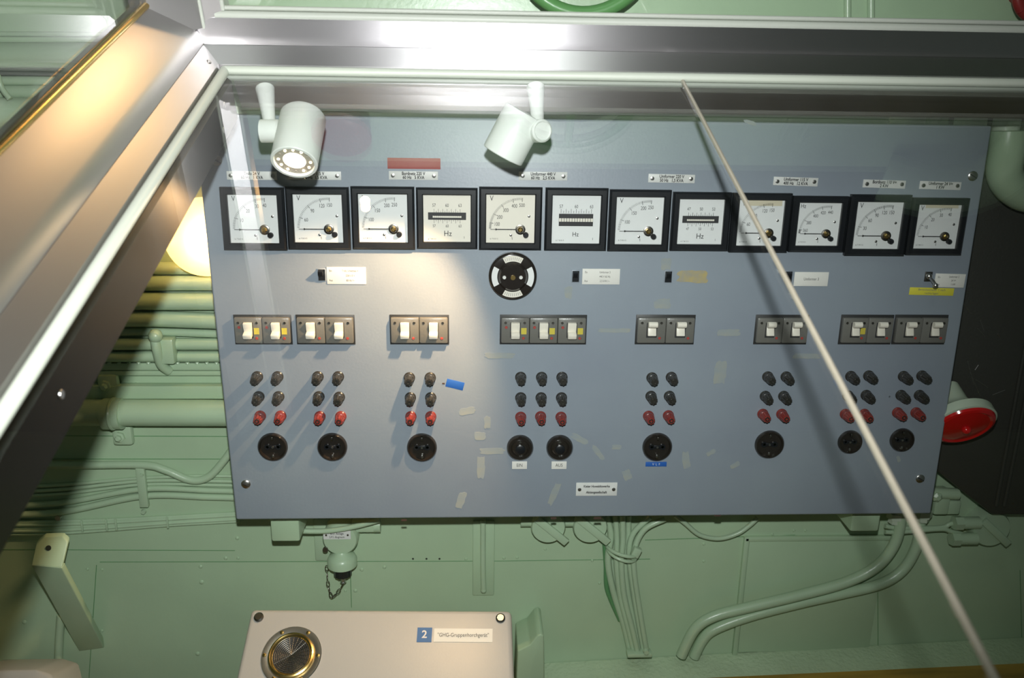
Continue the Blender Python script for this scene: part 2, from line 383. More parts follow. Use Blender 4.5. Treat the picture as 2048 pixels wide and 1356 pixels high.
# --- plates and stickers
def plate(px, py, wp, hp, lines, size, label, mt='plate_white', ink='ink', screws=True, name='name_plate', rz=0, th=.0012, left=False, bold=.028, wx=.8, cols=None):
    c = at(px, py, 0); w_, h_ = mmx(px, py, wp), mmz(px, py, hp)
    rot = Matrix.Rotation(rz, 3, 'Y')
    o = MB().box((0, -th/2, 0), (w_, th, h_), rot, bev=.0002).build(name, mt, panel, c-pb, label)
    t = MB(); n = len(lines)
    for k, s_ in enumerate(lines):
        t.text(s_, (0, -th-.0003, h_*((n-1)/2-k)/max(n, 1)*.92), size, wx=wx, bold=bold, rz=rz)
    if cols:
        for s_, cx_, cz_ in cols: t.text(s_, (w_*cx_, -th-.0003, h_*cz_), size*.95, wx=wx)
    if n or cols: t.build('lettering', ink, o)
    else: t.bm.free()
    if screws:
        for sx in (-1, 1): 
            s = link('plate_screw', cached('psc', lambda: MB().lathe((0, 0, 0), YN, [(0, .0032), (.0012, .003), (.0016, .0015)], 14)), 'steel', o, (sx*(w_/2-.006), -th, 0))
    return o
NP = .0069
plate(504, 351, 100, 17, ('Trafo 24 V', '60 Hz   1 KVA'), NP, 'white name plate reading Trafo 24 V')
plate(631, 351, 103, 17, ('Trafo 115 V', '60 Hz  1,5 KVA'), NP, 'white name plate partly hidden by the lit spot lamp')
plate(827, 351, 98, 17, ('Bordnetz 220 V', '60 Hz   5 KVA'), NP, 'white name plate reading Bordnetz 220 V, under red tape')
plate(1086, 352, 97, 17, ('Umformer 440 V', '60 Hz   2,5 KVA'), NP, 'white name plate reading Umformer 440 V')
plate(1343, 357, 93, 17, ('Umformer 220 V', '50 Hz   1,5 KVA'), NP, 'white name plate reading Umformer 220 V', rz=.01)
plate(1591, 363, 89, 17, ('Umformer 115 V', '400 Hz   12 KVA'), NP, 'white name plate reading Umformer 115 V', rz=.02)
plate(1768, 368, 85, 16, ('Bordnetz 110 V=', '2 KW'), NP, 'white name plate reading Bordnetz 110 V', rz=.02)
plate(1880, 371, 83, 16, ('Umformer 24 V=', '1 KW'), NP, 'white name plate reading Umformer 24 V', rz=.02)
plate(1193, 978, 82, 26, ('Kieler Howaldtswerke', 'Aktiengesellschaft'), .0062, 'white two line plate with a screw at each end near the bottom edge')
plate(693, 551, 78, 34, (), .0052, 'white card beside the left small switch, lit warm', 'paper', screws=False, name='paper_label', bold=0, cols=(('Ein', -.4, .28), ('Aus', -.4, -.28), ('Trafo 3-Netzteil 4', .1, .28), ('220/115 V', .1, 0), ('60 Hz 1~', .1, -.28)), wx=.7)
plate(1202, 553, 75, 31, (), .0052, 'white card reading Ein and Aus for the 440 V converter', 'paper', screws=False, name='paper_label', bold=0, cols=(('Ein', -.4, .28), ('Aus', -.4, -.28), ('Umformer 5', .1, .28), ('440 V 60 Hz', .1, 0), ('2,5 kVA 1~', .1, -.28)), wx=.7)
plate(1622, 558, 68, 28, ('Umformer 3',), .0066, 'white card reading Umformer 3', 'paper', 'ink', False, 'paper_label', bold=0, wx=.75)
plate(1899, 561, 60, 27, (), .0050, 'white card above the yellow tape at the right edge', 'paper', screws=False, name='paper_label', bold=0, cols=(('Ein', -.38, .26), ('Aus', -.38, -.28), ('Umformer 2', .12, .28), ('24 V=', .12, 0), ('1 kW', .12, -.28)), wx=.7, rz=.02)
plate(1863, 583, 89, 15, ('Bereichsschalter T nach', 'rechts legen'), .0050, 'yellow tape with handwriting', 'yellow_tape', 'ink_grey', False, 'tape', th=.0005, bold=0, wx=.95, rz=.02)
plate(1039, 930, 30, 15, ('EIN',), .0085, 'small white label reading EIN', 'paper', 'ink', False, 'paper_label', bold=0)
plate(1118, 930, 30, 15, ('AUS',), .0085, 'small white label reading AUS', 'paper', 'ink', False, 'paper_label', bold=0)
plate(1312, 928, 42, 9, ('V  L  F',), .0062, 'blue embossed strip reading VLF', 'blue_tape', 'plate_white', False, 'tape', bold=0)
plate(828, 327, 106, 22, (), 1, 'faded red tape above a name plate', 'red_tape', screws=False, name='tape', th=.0004)
plate(910, 769, 36, 16, (), 1, 'piece of blue tape stuck askew', 'blue_tape', screws=False, name='tape', th=.0004, rz=.25)
for px, s_ in ((1779, '+'), (1858, '-')): pp(MB().text(s_, at(px, 794, -.0004), .009), 'pencil_mark', 'ink')
# --- residue patches
def patch(px, py, wp, hp, rz=0, mt='residue', label=None):
    c = at(px, py, 0); w_, h_ = mmx(px, py, wp)/2, mmz(px, py, hp)/2; b = MB(); n = 22; pts = []
    for k in range(n):
        a = 2*math.pi*k/n; q = max(abs(math.cos(a)), abs(math.sin(a))); rr = random.uniform(.78, 1.05)/q
        rr = min(rr, 1.25); x, z = math.cos(a)*w_*rr, math.sin(a)*h_*rr
        pts.append((x*math.cos(rz)-z*math.sin(rz), -.0001, x*math.sin(rz)+z*math.cos(rz)))
    b.prism(pts, (0, -random.uniform(.0002, .0006), 0)); b.build('glue_residue', mt, panel, c-pb, label)
for a in ((960, 872, 26, 16), (985, 902, 50, 13), (962, 935, 18, 46), (1160, 878, 40, 12, -.5), (1196, 905, 40, 11, -.9), (1108, 988, 14, 50, -.35), (922, 1000, 16, 34, -.3), (1254, 950, 18, 22, .5),
          (1233, 894, 20, 10), (1372, 920, 16, 36, .2), (1612, 712, 58, 11), (1228, 661, 70, 9), (1325, 607, 34, 22), (1332, 528, 22, 24), (1137, 585, 16, 26), (1455, 665, 50, 14), (1440, 745, 26, 50), (1000, 711, 60, 12),
          (935, 822, 34, 14, .2), (975, 845, 14, 26), (1422, 905, 20, 9, .6), (1470, 930, 22, 10, .6), (1797, 918, 7, 14, .4), (1500, 245, 28, 8, -.3)): patch(*a)
patch(1387, 553, 66, 27, 0, 'residue_brown', 'brown dried glue where a card is missing')
for a in ((1107, 1036, 12, 5), (808, 1040, 12, 4), (1195, 1036, 16, 5), (1435, 1031, 14, 3), (887, 767, 6, 3)): patch(*a, mt='rust')
# --- small toggle switches
for x, y, mt in ((644, 549, 'black_plastic'), (1151, 552, 'black_plastic'), (1336, 553, 'black_plastic'), (1576, 553, 'black_plastic')):
    c = at(x, y, 0)
    s = MB().box((0, -.001, 0), (.013, .002, .020), bev=.0005).build('toggle_switch', 'panel_paint', panel, c-pb)
    MB().box((0, -.0025, 0), (.0105, .002, .0175)).box((-.001, -.006, .004), (.008, .008, .008), Matrix.Rotation(.35, 3, 'X'), bev=.001).build('rocker', mt, s)
c = at(1856, 553, 0); s = MB().box((0, -.001, 0), (.012, .002, .016), bev=.0005).build('toggle_switch', 'steel_dark', panel, c-pb, 'switch with small metal bat lever')
MB().tube([(0, -.002, 0), (.002, -.012, -.004), (.003, -.020, -.009)], .0028, 10).sphere((.003, -.021, -.010), .0042).sphere((0, -.003, .001), .005).build('lever', 'steel', s)
# --- selector
c = at(1025, 550, 0); sel = MB().lathe((0, 0, 0), YN, [(0, .038), (.009, .038), (.012, .0355), (.0125, .034), (.0125, .024), (.016, .0215), (.018, .020), (.018, .0)], 56, cap=False).build('selector_dial', 'bakelite', panel, c-pb, 'round black selector with four pale windows')
def arcwin(a0, a1):
    b = MB(); pts = []; n = 10
    for k in range(n+1): a = math.radians(a0+(a1-a0)*k/n); pts.append((math.cos(a)*.0335, -.0128, math.sin(a)*.0335))
    for k in range(n+1): a = math.radians(a1+(a0-a1)*k/n); pts.append((math.cos(a)*.0245, -.0128, math.sin(a)*.0245))
    b.prism(pts, (0, -.0006, 0)); return b
for a, mt in ((90, 'dial_cream'), (0, 'dial_white'), (180, 'dial_white'), (270, 'dial_cream')): arcwin(a-29, a+29).build('scale_window', mt, sel)
tx = MB()
for a in (90, 270):
    for k in range(9):
        aa = math.radians(a-24+6*k); tx.box((math.cos(aa)*.029, -.0137, math.sin(aa)*.029), (.005, .0003, .0006), Matrix.Rotation(-aa, 3, 'Y'))
tx.build('scale_marks', 'ink_grey', sel)
for sx in (-.0135, .0125): link('screw', cached('selscr', lambda: MB().lathe((0, 0, 0), YN, [(0, .0030), (.0016, .0026)], 14)), 'plate_white', sel, (sx, -.018, 0))
link('centre_pin', cached('selpin', lambda: MB().lathe((0, 0, 0), YN, [(0, .0042), (.0025, .004)], 8)), 'brass', sel, (0, -.018, 0))
# --- circuit breakers
BK = MB().box((0, -.0035, 0), (.0445, .009, .0425), bev=.0022).mesh('breaker')
LEVD = MB().box((0, -.008, .002), (.0140, .006, .022), Matrix.Rotation(.25, 3, 'X'), bev=.001).box((0, -.0135, -.007), (.0140, .011, .0085), Matrix.Rotation(.35, 3, 'X'), bev=.0015).mesh('lever')
LEVU = MB().box((0, -.0085, -.001), (.0130, .006, .021), Matrix.Rotation(-.30, 3, 'X'), bev=.001).lathe((-.0070, -.0145, .0088), X, [(0, .0050), (.0140, .0050)], 16).mesh('lever')
WINB = MB().box((0, -.0082, .001), (.0165, .0006, .025)).mesh('slot')
BRK = [(470, 583, (498, 555), 0, 1), (594, 709, (622, 681), 0, 0), (781, 897, (810, 867), 0, 0), (1001, 1172, (1030, 1087, 1145), 0, 1), (1272, 1388, (1301, 1358), 1, 0), (1510, 1614, (1537, 1589), 1, 0), (1680, 1783, (1706, 1758), 1, 2), (1787, 1891, (1815, 1864), 1, 0)]
for gx0, gx1, xs, upst, yel in BRK:
    cx = (gx0+gx1)/2; c = at(cx, 659, 0); w_ = mmx(cx, 659, gx1-gx0); h_ = mmz(cx, 659, 57)
    fr = MB().box((0, -.0006, 0), (w_+.002, .0016, h_+.002), bev=.0006).build('breaker_cutout', 'breaker_frame', panel, c-pb)
    n = len(xs); bw = (w_-.002)/n
    for k in range(n):
        b = link('circuit_breaker', BK, 'breaker_grey', panel, c+V((-w_/2+.001+bw*(k+.5), 0, 0))-pb); b.scale = (bw/.0448, 1, min(1, h_/.0435))
        if upst and k == 0: pass
        link('lever_slot', WINB, 'ink', b, (0, 0, 0))
        link('lever', LEVU if upst else LEVD, 'lever_white', b, (0, 0, .001 if not upst else .003))
        link('indicator_lamp', cached('ind', lambda: MB().lathe((0, 0, 0), YN, [(0, .0024), (.0008, .002)], 12)), 'red_mark', b, (.013, -.008, -.0125))
        for sx in (-.0155, .0145): link('cover_screw', cached('bsc', lambda: MB().lathe((0, 0, 0), YN, [(0, .0022), (.0008, .002)], 12)), 'steel_dark', b, (sx, -.008, .013))
        if yel == 1 or (yel == 2 and k == 0): link('yellow_sticker', cached('yst', lambda: MB().box((0, 0, 0), (.0085, .0005, .0105))), 'yellow_mark', b, (.0135, -.0083, -.0005))
        if yel == 1: link('indicator_lamp', CACHE['ind'], 'red_mark', b, (-.0145, -.008, .0055))
# --- binding posts
def post_mesh(): return MB().lathe((0, 0, 0), YN, [(0, .0088), (.002, .0088), (.003, .0078), (.0095, .0078), (.0100, .0070)], 24).lathe((0, -.0095, 0), YN, [(0, .0078), (.0095, .0066), (.0115, .0056)], 32, ribs=8, ribd=.12)
def tip_mesh(): return MB().lathe((0, 0, 0), YN, [(0, .0036), (.0012, .0036), (.0012, .002), (.0002, .002)], 16)
PB = post_mesh().mesh('post_black'); PR = PB.copy(); TP = tip_mesh().mesh('post_tip')
POSTS = [((512, 757), (553, 757), (515, 797), (555, 797), (518, 836), (559, 836)), ((634, 757), (675, 757), (636, 797), (677, 798), (638, 837), (680, 837)),
 ((818, 759), (860, 759), (820, 799), (861, 799), (821, 837), (861, 837)), ((1042, 758), (1084, 758), (1125, 758), (1042, 799), (1083, 799), (1124, 799), (1042, 838), (1082, 837), (1123, 838)),
 ((1306, 759), (1345, 758), (1304, 796), (1341, 796), (1299, 836), (1339, 835)), ((1539, 757), (1576, 757), (1534, 796), (1571, 796), (1529, 832), (1567, 832)),
 ((1706, 756), (1742, 755), (1700, 795), (1737, 794), (1695, 832), (1733, 832)), ((1812, 756), (1849, 755), (1807, 794), (1844, 794), (1800, 829), (1837, 829))]
for g in POSTS:
    k3 = len(g)//3
    for k, (x, y) in enumerate(g):
        c = at(x, y, -.010); c.y = 0; red = k >= 2*k3
        p = link('binding_post', PR if red else PB, 'red_knob' if red else 'black_knob', panel, c-pb); p.scale = (1.06, 1.18, 1.06)
        link('post_tip', TP, 'steel_dark', p, (0, -.0205, 0))
# --- sockets
def socket(px, py, rp, kind, label=None):
    c = at(px, py, 0); r = mmx(px, py, rp*2)/2
    if kind == 'button':
        o = MB().lathe((0, 0, 0), YN, [(0, r), (.005, r), (.008, r*.9), (.008, r*.72), (.006, r*.66), (.009, r*.5), (.009, 0.0001)], 48, cap=False).build('push_button', 'bakelite', panel, c-pb, label)
        MB().lathe((0, -.0085, 0), YN, [(0, r*.36), (.003, r*.36), (.004, r*.28)], 28).build('button_cap', 'black_plastic', o)
        for sz in (.52, -.58): link('screw', cached('ksc', lambda: MB().lathe((0, 0, 0), YN, [(0, .0022), (.001, .0018)], 12)), 'steel_dark', o, (0, -.0078, sz*r))
        return
    o = MB().lathe((0, 0, 0), YN, [(0, r), (.004, r), (.0065, r*.93), (.0065, r*.86), (.0012, r*.80), (.0012, .0001)], 52, cap=False).build('power_socket', 'bakelite', panel, c-pb, label)
    q = MB()
    for sx in (-1, 1): q.lathe((sx*r*.36, -.0012, 0), YN, [(0, r*.20), (.002, r*.2), (.002, r*.10), (.0, r*.10)], 18)
    q.box((0, -.002, 0), (r*.5, .003, r*.26), bev=.001)
    q.build('contact_insert', 'black_plastic', o)
    link('screw', cached('ksc', lambda: MB().lathe((0, 0, 0), YN, [(0, .0022), (.001, .0018)], 12)), 'steel', o, (0, -.0035, 0))
    for sz in (.64, -.64): MB().box((0, -.0035, sz*r), (.0032, .0045, .0065), bev=.0006).build('earth_contact', 'steel' if sz < 0 else 'steel_dark', o)
for x, y, r in ((546, 893, 30), (665, 893, 30), (844, 894, 30)): socket(x, y, r, 's')
socket(1040, 894, 26.5, 'button', 'black push button above the EIN label'); socket(1119, 894, 26.5, 'button', 'black push button above the AUS label')
for x, y, r in ((1314, 893, 29.5), (1538, 888, 29), (1699, 883, 24), (1803, 879, 24)): socket(x, y, r, 's')

# ------------------------------------------------------------------ pipes and cables on the wall
def pipe(pix, r, Y, label, cat='pipe', group=None, mt='green_pipe', name='pipe', smooth=True):
    return thing(MB().tube([at(x, y, Y) if len(p) == 0 else at(x, y, p[0]) for x, y, *p in pix], r, 14, smooth=smooth), name, mt, label, cat, group)
def px2m(px, Y=WY-.03): return px*(at(200, 700, Y)-at(200, 701, Y)).length
stack = [(-60, 524, 549), (-60, 551, 581), (-60, 585, 620), (-60, 624, 656), (-60, 658, 674), (-60, 676, 700), (-60, 702, 724)]
names = ('topmost pipe of the stack left of the board, beside the glowing globe', 'second pipe of the stack, just below the glowing globe', 'thickest smooth pipe in the middle of the stack', 'fourth pipe of the stack, above the strap bolt', 'thin pipe of the stack at the head of the strap', 'pipe of the stack held under the middle of the strap', 'lowest pipe of the stack, above the perforated rail')
for (x, a, b), nm in zip(stack, names):
    r = px2m((b-a)/2)*.97; Y = WY-r
    bend = 5 if a in (624, 658) else 0
    pipe([(-80, (a+b)/2-2), (150, (a+b)/2), (300, (a+b)/2-bend/2), (520, (a+b)/2+bend)], r, Y, 'green painted '+nm, group='stacked pipes left of the board')
# perforated rail
s = MB(); za = at(200, 733, WY-.01); s.box((-.1, WY-.006, za.z), (1.3, .012, px2m(14)), bev=.001)
for k in range(34): s.lathe((-.42+k*.017, WY-.012, za.z+px2m(7)), V((0, 0, 1)), [(0, .004), (.003, .003)], 10)
thing(s, 'cable_rail', 'green_pipe', 'notched green rail running under the lowest pipe of the stack', 'rail')
for a, b, d, nm in ((742, 752, .012, 'narrow'), (772, 799, .02, 'wide')):
    z = at(200, (a+b)/2, WY-d).z
    thing(MB().box((-.1, WY-d/2, z), (1.3, d, px2m(b-a)), bev=.002), 'wall_channel', 'green_paint', 'green painted %s flat channel on the wall above the large clamped pipe' % nm, 'channel')
rb = px2m(26); pipe([(-80, 824), (520, 826)], rb, WY-rb-.006, 'large green painted pipe held by the two bolt clamp left of the board')
# clamp of the large pipe
c = at(230, 825, WY-rb); cl = empty('pipe_clamp', V((c.x, WY, c.z-.06)), 'green two bolt clamp around the large pipe left of the board', 'clamp')
base = cl.location.copy()
MB().torus((c.x, WY-rb-.006, c.z), X, rb+.002, .004, 30, 8).lathe((c.x-.016, WY-rb-.006, c.z), X, [(0, rb+.004), (.032, rb+.004)], 30).build('strap', 'green_pipe', cl, shift=base)
for dz, dx in ((.049, -.010), (-.049, .004)):
    MB().box((c.x+dx, WY-.010, c.z+dz*.95), (.036, .016, .042), bev=.006).build('lug', 'green_pipe', cl, shift=base)
    MB().lathe((c.x+dx-.003, WY-.018, c.z+dz), YN, [(0, .010), (.005, .010), (.006, .006), (.011, .006), (.013, .004)], 6).build('bolt', 'green_pipe', cl, shift=base)
# strap over stack
st = MB(); st.tube([at(312, 660, WY-.03), at(310, 676, WY-.034), at(314, 700, WY-.036), at(322, 728, WY-.026), at(338, 742, WY-.014)], .0085, 10)
st.sphere(at(311, 672, WY-.036), .012)
st.box(at(332, 700, WY-.022), (.034, .026, .046), bev=.004)
thing(st, 'strap_clamp', 'green_pipe', 'green bent strap with bolt head holding the pipe stack', 'clamp')
# upper left pipes seen through the side pane
for a, b, rr, nm in ((198, 255, None, 'wide pipe'), (153, 170, None, 'thin upper pipe'), (172, 196, None, 'middle pipe')):
    r = px2m((b-a)/2)*.95; pipe([(-120, (a+b)/2), (460, (a+b)/2)], r, WY-r, 'green %s behind the side pane at upper left' % nm)
for a, b in ((63, 72), (88, 131)):
    r = px2m((b-a)/2); pipe([(-120, (a+b)/2), (480, (a+b)/2+3)], r, WY-r, 'green painted %s above the dark gap at upper left' % ('thin tube' if a == 63 else 'large tube'))
thing(MB().box(at(150, 142, WY-.012), (.9, .018, px2m(18)), bev=.001), 'gap_shade_strip', 'dark_gap', 'black strip standing for the shaded gap between green pipes at upper left', 'strip')  # no real part: shade of the gap between pipes as a near-black strip
thing(MB().box(at(150, 262, WY-.008), (.9, .012, px2m(12)), bev=.001), 'gap_shade_strip', 'dark_gap', 'thin black strip standing for the shaded gap below the wide pipe at upper left', 'strip')  # likewise the shade under the wide pipe, put in as a near-black strip
pipe([(-5, 150), (3, 175), (20, 198)], .0045, WY-.05, 'thin green cable curving over the pipes at the left picture edge', 'cable', name='cable')
pipe([(5, 250), (8, 300), (30, 335), (80, 345), (160, 335)], .005, WY-.012, 'green cable curving down below the wide pipe at upper left', 'cable', name='cable')
pipe([(20, 262), (30, 290), (60, 312), (170, 312)], .0045, WY-.012, 'thinner inner green cable curving below the wide pipe at upper left', 'cable', name='cable')
# cables lower left
pipe([(-40, 928), (150, 930), (285, 930), (330, 940), (380, 960), (415, 955), (445, 925), (470, 890)], .0072, WY-.012, 'thick green cable sagging then rising behind the lower left corner of the board', 'cable', name='cable')
G1 = 'cables under the wall strap'
ys = [(968, 968, 962), (977, 974, 972), (986, 981, 980), (1004, 990, 991), (1022, 1004, 1004)]
rs = [.0032, .0034, .0032, .0055, .0064]
nn = ('topmost thin', 'second thin', 'third', 'upper thick', 'lower thick')
for (a, b, c_), r, nm in zip(ys, rs, nn):
    pipe([(-40, a+8), (120, a+2), (285, b-12), (420, c_-10), (500, c_-8)], r, WY-r, '%s green cable passing under the vertical wall strap' % nm, 'cable', G1, name='cable')
s = MB().box(at(285, 972, WY-.012), (.016, .010, px2m(92)), bev=.002)
s.lathe(at(285, 948, WY-.014), YN, [(0, .004), (.006, .003)], 10).lathe(at(288, 1022, WY-.004), YN, [(0, .005), (.006, .004)], 10)
thing(s, 'cable_strap', 'green_pipe', 'vertical green strap with rivets holding cables left of the board', 'strap')
for k, nm in enumerate(('topmost', 'second', 'middle', 'fourth', 'lowest')):
    pipe([(-40, 1044+k*6), (100, 1043+k*6), (215, 1040+k*5), (340, 1034+k*4), (480, 1026+k*4)], .0035, WY-.004-(k % 2)*.002, '%s of the five thin green cables below the strapped bundle' % nm, 'cable', 'thin tied cables lower left', name='cable')
for x in (213, 232, 335, 164):
    y = 1052-(x-164)*.04
    thing(MB().box(at(x, y, WY-.012), (.0035, .004, px2m(26)), bev=.001), 'cable_tie', 'green_pipe', 'narrow green cable tie around the thin cables, %s' % {213: 'left one of the close pair', 232: 'right one of the close pair', 335: 'nearest the board', 164: 'above the L shaped bracket'}[x], 'cable tie')
thing(MB().lathe(at(118, 1034, WY-.005), YN, [(0, .006), (.006, .005)], 10), 'cable_screw', 'steel', 'small shiny screw head between cable bundles at left', 'screw')
# L bracket
b0 = at(100, 1082, .03)
br = empty('angle_bracket', at(190, 1300, WY-.02), 'green L shaped steel bracket with a hole standing off the lower left wall', 'bracket'); bb = br.location.copy()
A = [at(72, 1088, .055), at(88, 1075, .058), at(125, 1074, .058), at(136, 1085, .055), at(124, 1136, .03), at(62, 1130, .03)]
MB().prism(A, (0, .010, .004), bev=.002).build('mounting_flange', 'green_paint', br, shift=bb)
MB().lathe(at(97, 1096, .047), YN+V((0, 0, .35)), [(0, .0048), (.0008, .0048)], 18).build('bolt_hole', 'dark_gap', br, shift=bb)
B = [at(62, 1130, .03), at(124, 1136, .03), at(208, 1296, WY-.002), at(158, 1303, WY-.002)]
MB().prism(B, (.0, .012, .004), bev=.002).build('arm', 'green_paint', br, shift=bb)
B = [at(124, 1136, .03), at(136, 1085, .055), at(140, 1090, .075), at(138, 1140, .06), at(210, 1290, WY), at(208, 1296, WY-.002)]
pipe([(122, 1230), (118, 1290), (116, 1370)], .008, WY-.009, 'vertical green pipe running down behind the L shaped bracket')
thing(MB().prism([at(-60, 1342, .02), at(70, 1340, .02), at(104, 1350, .02), at(120, 1420, -.03), at(-60, 1430, -.03)], (0, .1, -.05), bev=.006), 'grey_box', 'console_grey', 'rounded corner of a dark grey box at the lower left picture corner', 'box')
# ------------------------------------------------------------------ things below the board
def spacer_box(px, py, wp, hp, label):
    c = at(px, py, .07); w_ = px2m(wp, .07); h_ = px2m(hp, .07)
    thing(MB().box((c.x, .095, c.z+.030), (w_, .11, h_+.04), bev=.004), 'mounting_block', 'green_paint', label, 'mounting block')
spacer_box(578, 1058, 57, 42, 'green mounting block under the lower left part of the board')
spacer_box(1716, 1038, 60, 44, 'green mounting block under the lower right part of the board, left of the bent pipes')
pipe([(600, 1062, .10), (650, 1062, .10), (700, 1055, .10), (760, 1040, .10)], .005, .10, 'green cable leaving the left mounting block toward the wall socket', 'cable', name='cable')
# wall socket with cap and chain
c = at(680, 1080, WY-.04); ws = empty('wall_socket', V((c.x, WY, c.z-.07)), 'green round junction socket with black cap and chain below the board', 'socket'); wb = ws.location.copy()
MB().lathe((c.x, WY, c.z), YN, [(0, .033), (.035, .033), (.040, .030), (.041, .0001)], 36, cap=False).box((c.x+.045, WY-.02, c.z+.020), (.05, .022, .022), bev=.004).lathe((c.x+.062, WY-.02, c.z+.02), X, [(0, .014), (.012, .014)], 20).box((c.x-.03, WY-.003, c.z-.02), (.05, .006, .09), bev=.003).build('body', 'green_pipe', ws, shift=wb)
p = MB().box(at(674, 1070, WY-.0425), (px2m(55), .001, px2m(19))).build('name_plate', 'plate_white', ws, shift=wb)
tb = MB(); q = at(674, 1070, WY-.0425); tb.text('B.Ü. Anlage', q+V((0, -.0008, .003)), .0062, bold=.01).text('S.P.I.-Bugraum', q+V((0, -.0008, -.0042)), .0058, bold=.01); tb.build('lettering', 'ink', p, shift=wb)
for sx in (-.020, .020): MB().lathe(q+V((sx, -.0005, 0)), YN, [(0, .002), (.001, .0018)], 10).build('plate_screw', 'steel_dark', ws, shift=wb)
d = at(684, 1112, WY-.03); DZ = V((0, 0, -1))
MB().lathe(d+V((0, 0, .012)), DZ, [(0, .012), (.006, .016), (.010, .024), (.018, .028), (.030, .028), (.032, .025)], 32).build('socket_collar', 'green_pipe', ws, shift=wb)
MB().lathe(d+V((0, 0, -.020)), DZ, [(0, .017), (.020, .017), (.022, .014)], 26, ribs=13, ribd=.06).build('screw_cap', 'black_plastic', ws, shift=wb)
MB().lathe(d+V((0, 0, -.042)), DZ, [(0, .004), (.012, .004), (.014, .006), (.017, .003)], 14).build('cap_pin', 'steel', ws, shift=wb)
MB().lathe(at(651, 1098, WY-.04), YN, [(0, .005), (.004, .005)], 14).build('cover_screw', 'steel_dark', ws, shift=wb)
path = [at(x, y, WY-.035) for x, y in ((653, 1128), (654, 1145), (655, 1160), (657, 1175), (663, 1195), (673, 1188), (681, 1177), (688, 1165))]
ch = MB(); n = 0
for i in range(len(path)-1):
    a, b_ = path[i], path[i+1]; L = (b_-a).length; kk = max(1, int(L/.0105))
    for j in range(kk):
        p_ = a.lerp(b_, (j+.5)/kk); dr = (b_-a).normalized(); sd = V((0, 1, 0)) if n % 2 else dr.cross(V((0, 1, 0))).normalized(); n += 1
        ch.tube([p_+dr*.0062*math.cos(t*math.pi/5)+sd*.0028*math.sin(t*math.pi/5) for t in range(11)], .0009, 6, smooth=False)
ch.build('chain', 'steel_dark', ws, shift=wb)
# plate with rod
rp = empty('rod_holder', at(967, 1204, WY-.002), 'green rounded plate with a vertical rod below the middle of the board', 'rod holder'); q = rp.location.copy()
ct = at(967, 1115, WY); MB().box((ct.x, WY-.003, ct.z), (px2m(46), .005, px2m(178)), bev=.0022).build('base_plate', 'green_paint', rp, shift=q)
MB().tube([at(966, 1040, WY-.014), at(966, 1130, WY-.016), at(967, 1178, WY-.014)], .0055, 12).sphere(at(967, 1180, WY-.013), .0062).build('rod', 'green_pipe', rp, shift=q)
# round boxes
def round_box(px, py, label, flip=0, r=.034):
    c = at(px, py, WY-.035); e = empty('junction_box', V((c.x, WY, c.z-r)), label, 'junction box'); q = e.location.copy()
    MB().lathe((c.x, WY, c.z), YN, [(0, r), (.030, r), (.035, r*.93), (.036, .0001)], 36, cap=False).build('body', 'green_pipe', e, shift=q)
    MB().box((c.x+.006, WY-.038, c.z-.004), (.078, .007, .015), Matrix.Rotation(.72, 3, 'Y'), bev=.002).build('cover_bar', 'green_pipe', e, shift=q)
    MB().tube([(c.x-.028, WY-.018, c.z+.006), (c.x-.052, WY-.018, c.z+.006)], .011, 16).build('cable_gland', 'green_pipe', e, shift=q)
    for dx in (-.008, .004): MB().sphere((c.x+dx, WY-.01, c.z-r-.003), .003).build('drip', 'green_pipe', e, shift=q)
    return e, c
round_box(1097, 1056, 'green round junction box, left of the pair below the board', r=.033); round_box(1181, 1056, 'green round junction box, right of the pair beside the cable bundle', r=.033)
# cable bundle
G2 = 'cable bundle below the board'
bun = [((1212, 1030), (1222, 1070), (1216, 1120), (1226, 1180), (1248, 1250), (1262, 1312)), ((1231, 1030), (1234, 1080), (1233, 1125), (1240, 1190), (1256, 1255), (1270, 1312)),
       ((1245, 1030), (1246, 1080), (1243, 1125), (1248, 1190), (1264, 1255), (1277, 1312)), ((1257, 1030), (1256, 1080), (1250, 1125), (1257, 1190), (1271, 1255), (1283, 1312)),
       ((1300, 1034), (1268, 1065), (1258, 1100), (1262, 1150), (1276, 1240), (1289, 1312)), ((1330, 1038), (1290, 1058), (1270, 1095), (1268, 1140), (1281, 1230), (1295, 1312))]
bl = ('leftmost, bent at the top', 'second from left', 'third from left', 'fourth from left', 'second from right, curving in from above', 'rightmost, curving in from the right')
for k, (b_, nm) in enumerate(zip(bun, bl)):
    pipe(b_, .0056 if k else .0065, WY-.012-.007*(k % 3), 'green cable of the vertical bundle below the board, '+nm, 'cable', G2, name='cable')
t = MB(); t.torus(at(1244, 1098, WY-.016), V((.25, .1, 1)), .031, .0035, 30, 8).torus(at(1243, 1106, WY-.016), V((.3, 0, 1)), .029, .003, 30, 8).box(at(1272, 1104, WY-.035), (.016, .012, .02), Matrix.Rotation(.4, 3, 'Y'), bev=.002)
thing(t, 'bundle_tie', 'green_pipe', 'green painted cable tie knotted around the vertical cable bundle', 'cable tie')
pipe([(1209, 1085), (1212, 1130), (1213, 1172), (1222, 1200), (1240, 1240)], .0048, WY-.006, 'thin dark frayed cable left of the vertical bundle', 'cable', name='cable', mt='dark_green')
thing(MB().box(at(1278, 1306, WY-.03), (px2m(54), .02, px2m(9)), bev=.002).lathe(at(1292, 1302, WY-.042), YN, [(0, .006), (.006, .005)], 12), 'cable_clip', 'green_pipe', 'green clip holding the foot of the vertical cable bundle', 'clip')
pipe([(1350, 1030), (1372, 1048), (1400, 1070), (1438, 1077), (1475, 1067), (1500, 1050), (1515, 1036)], .0045, WY-.02, 'thin green cable hanging in a shallow arc below the board', 'cable', name='cable')
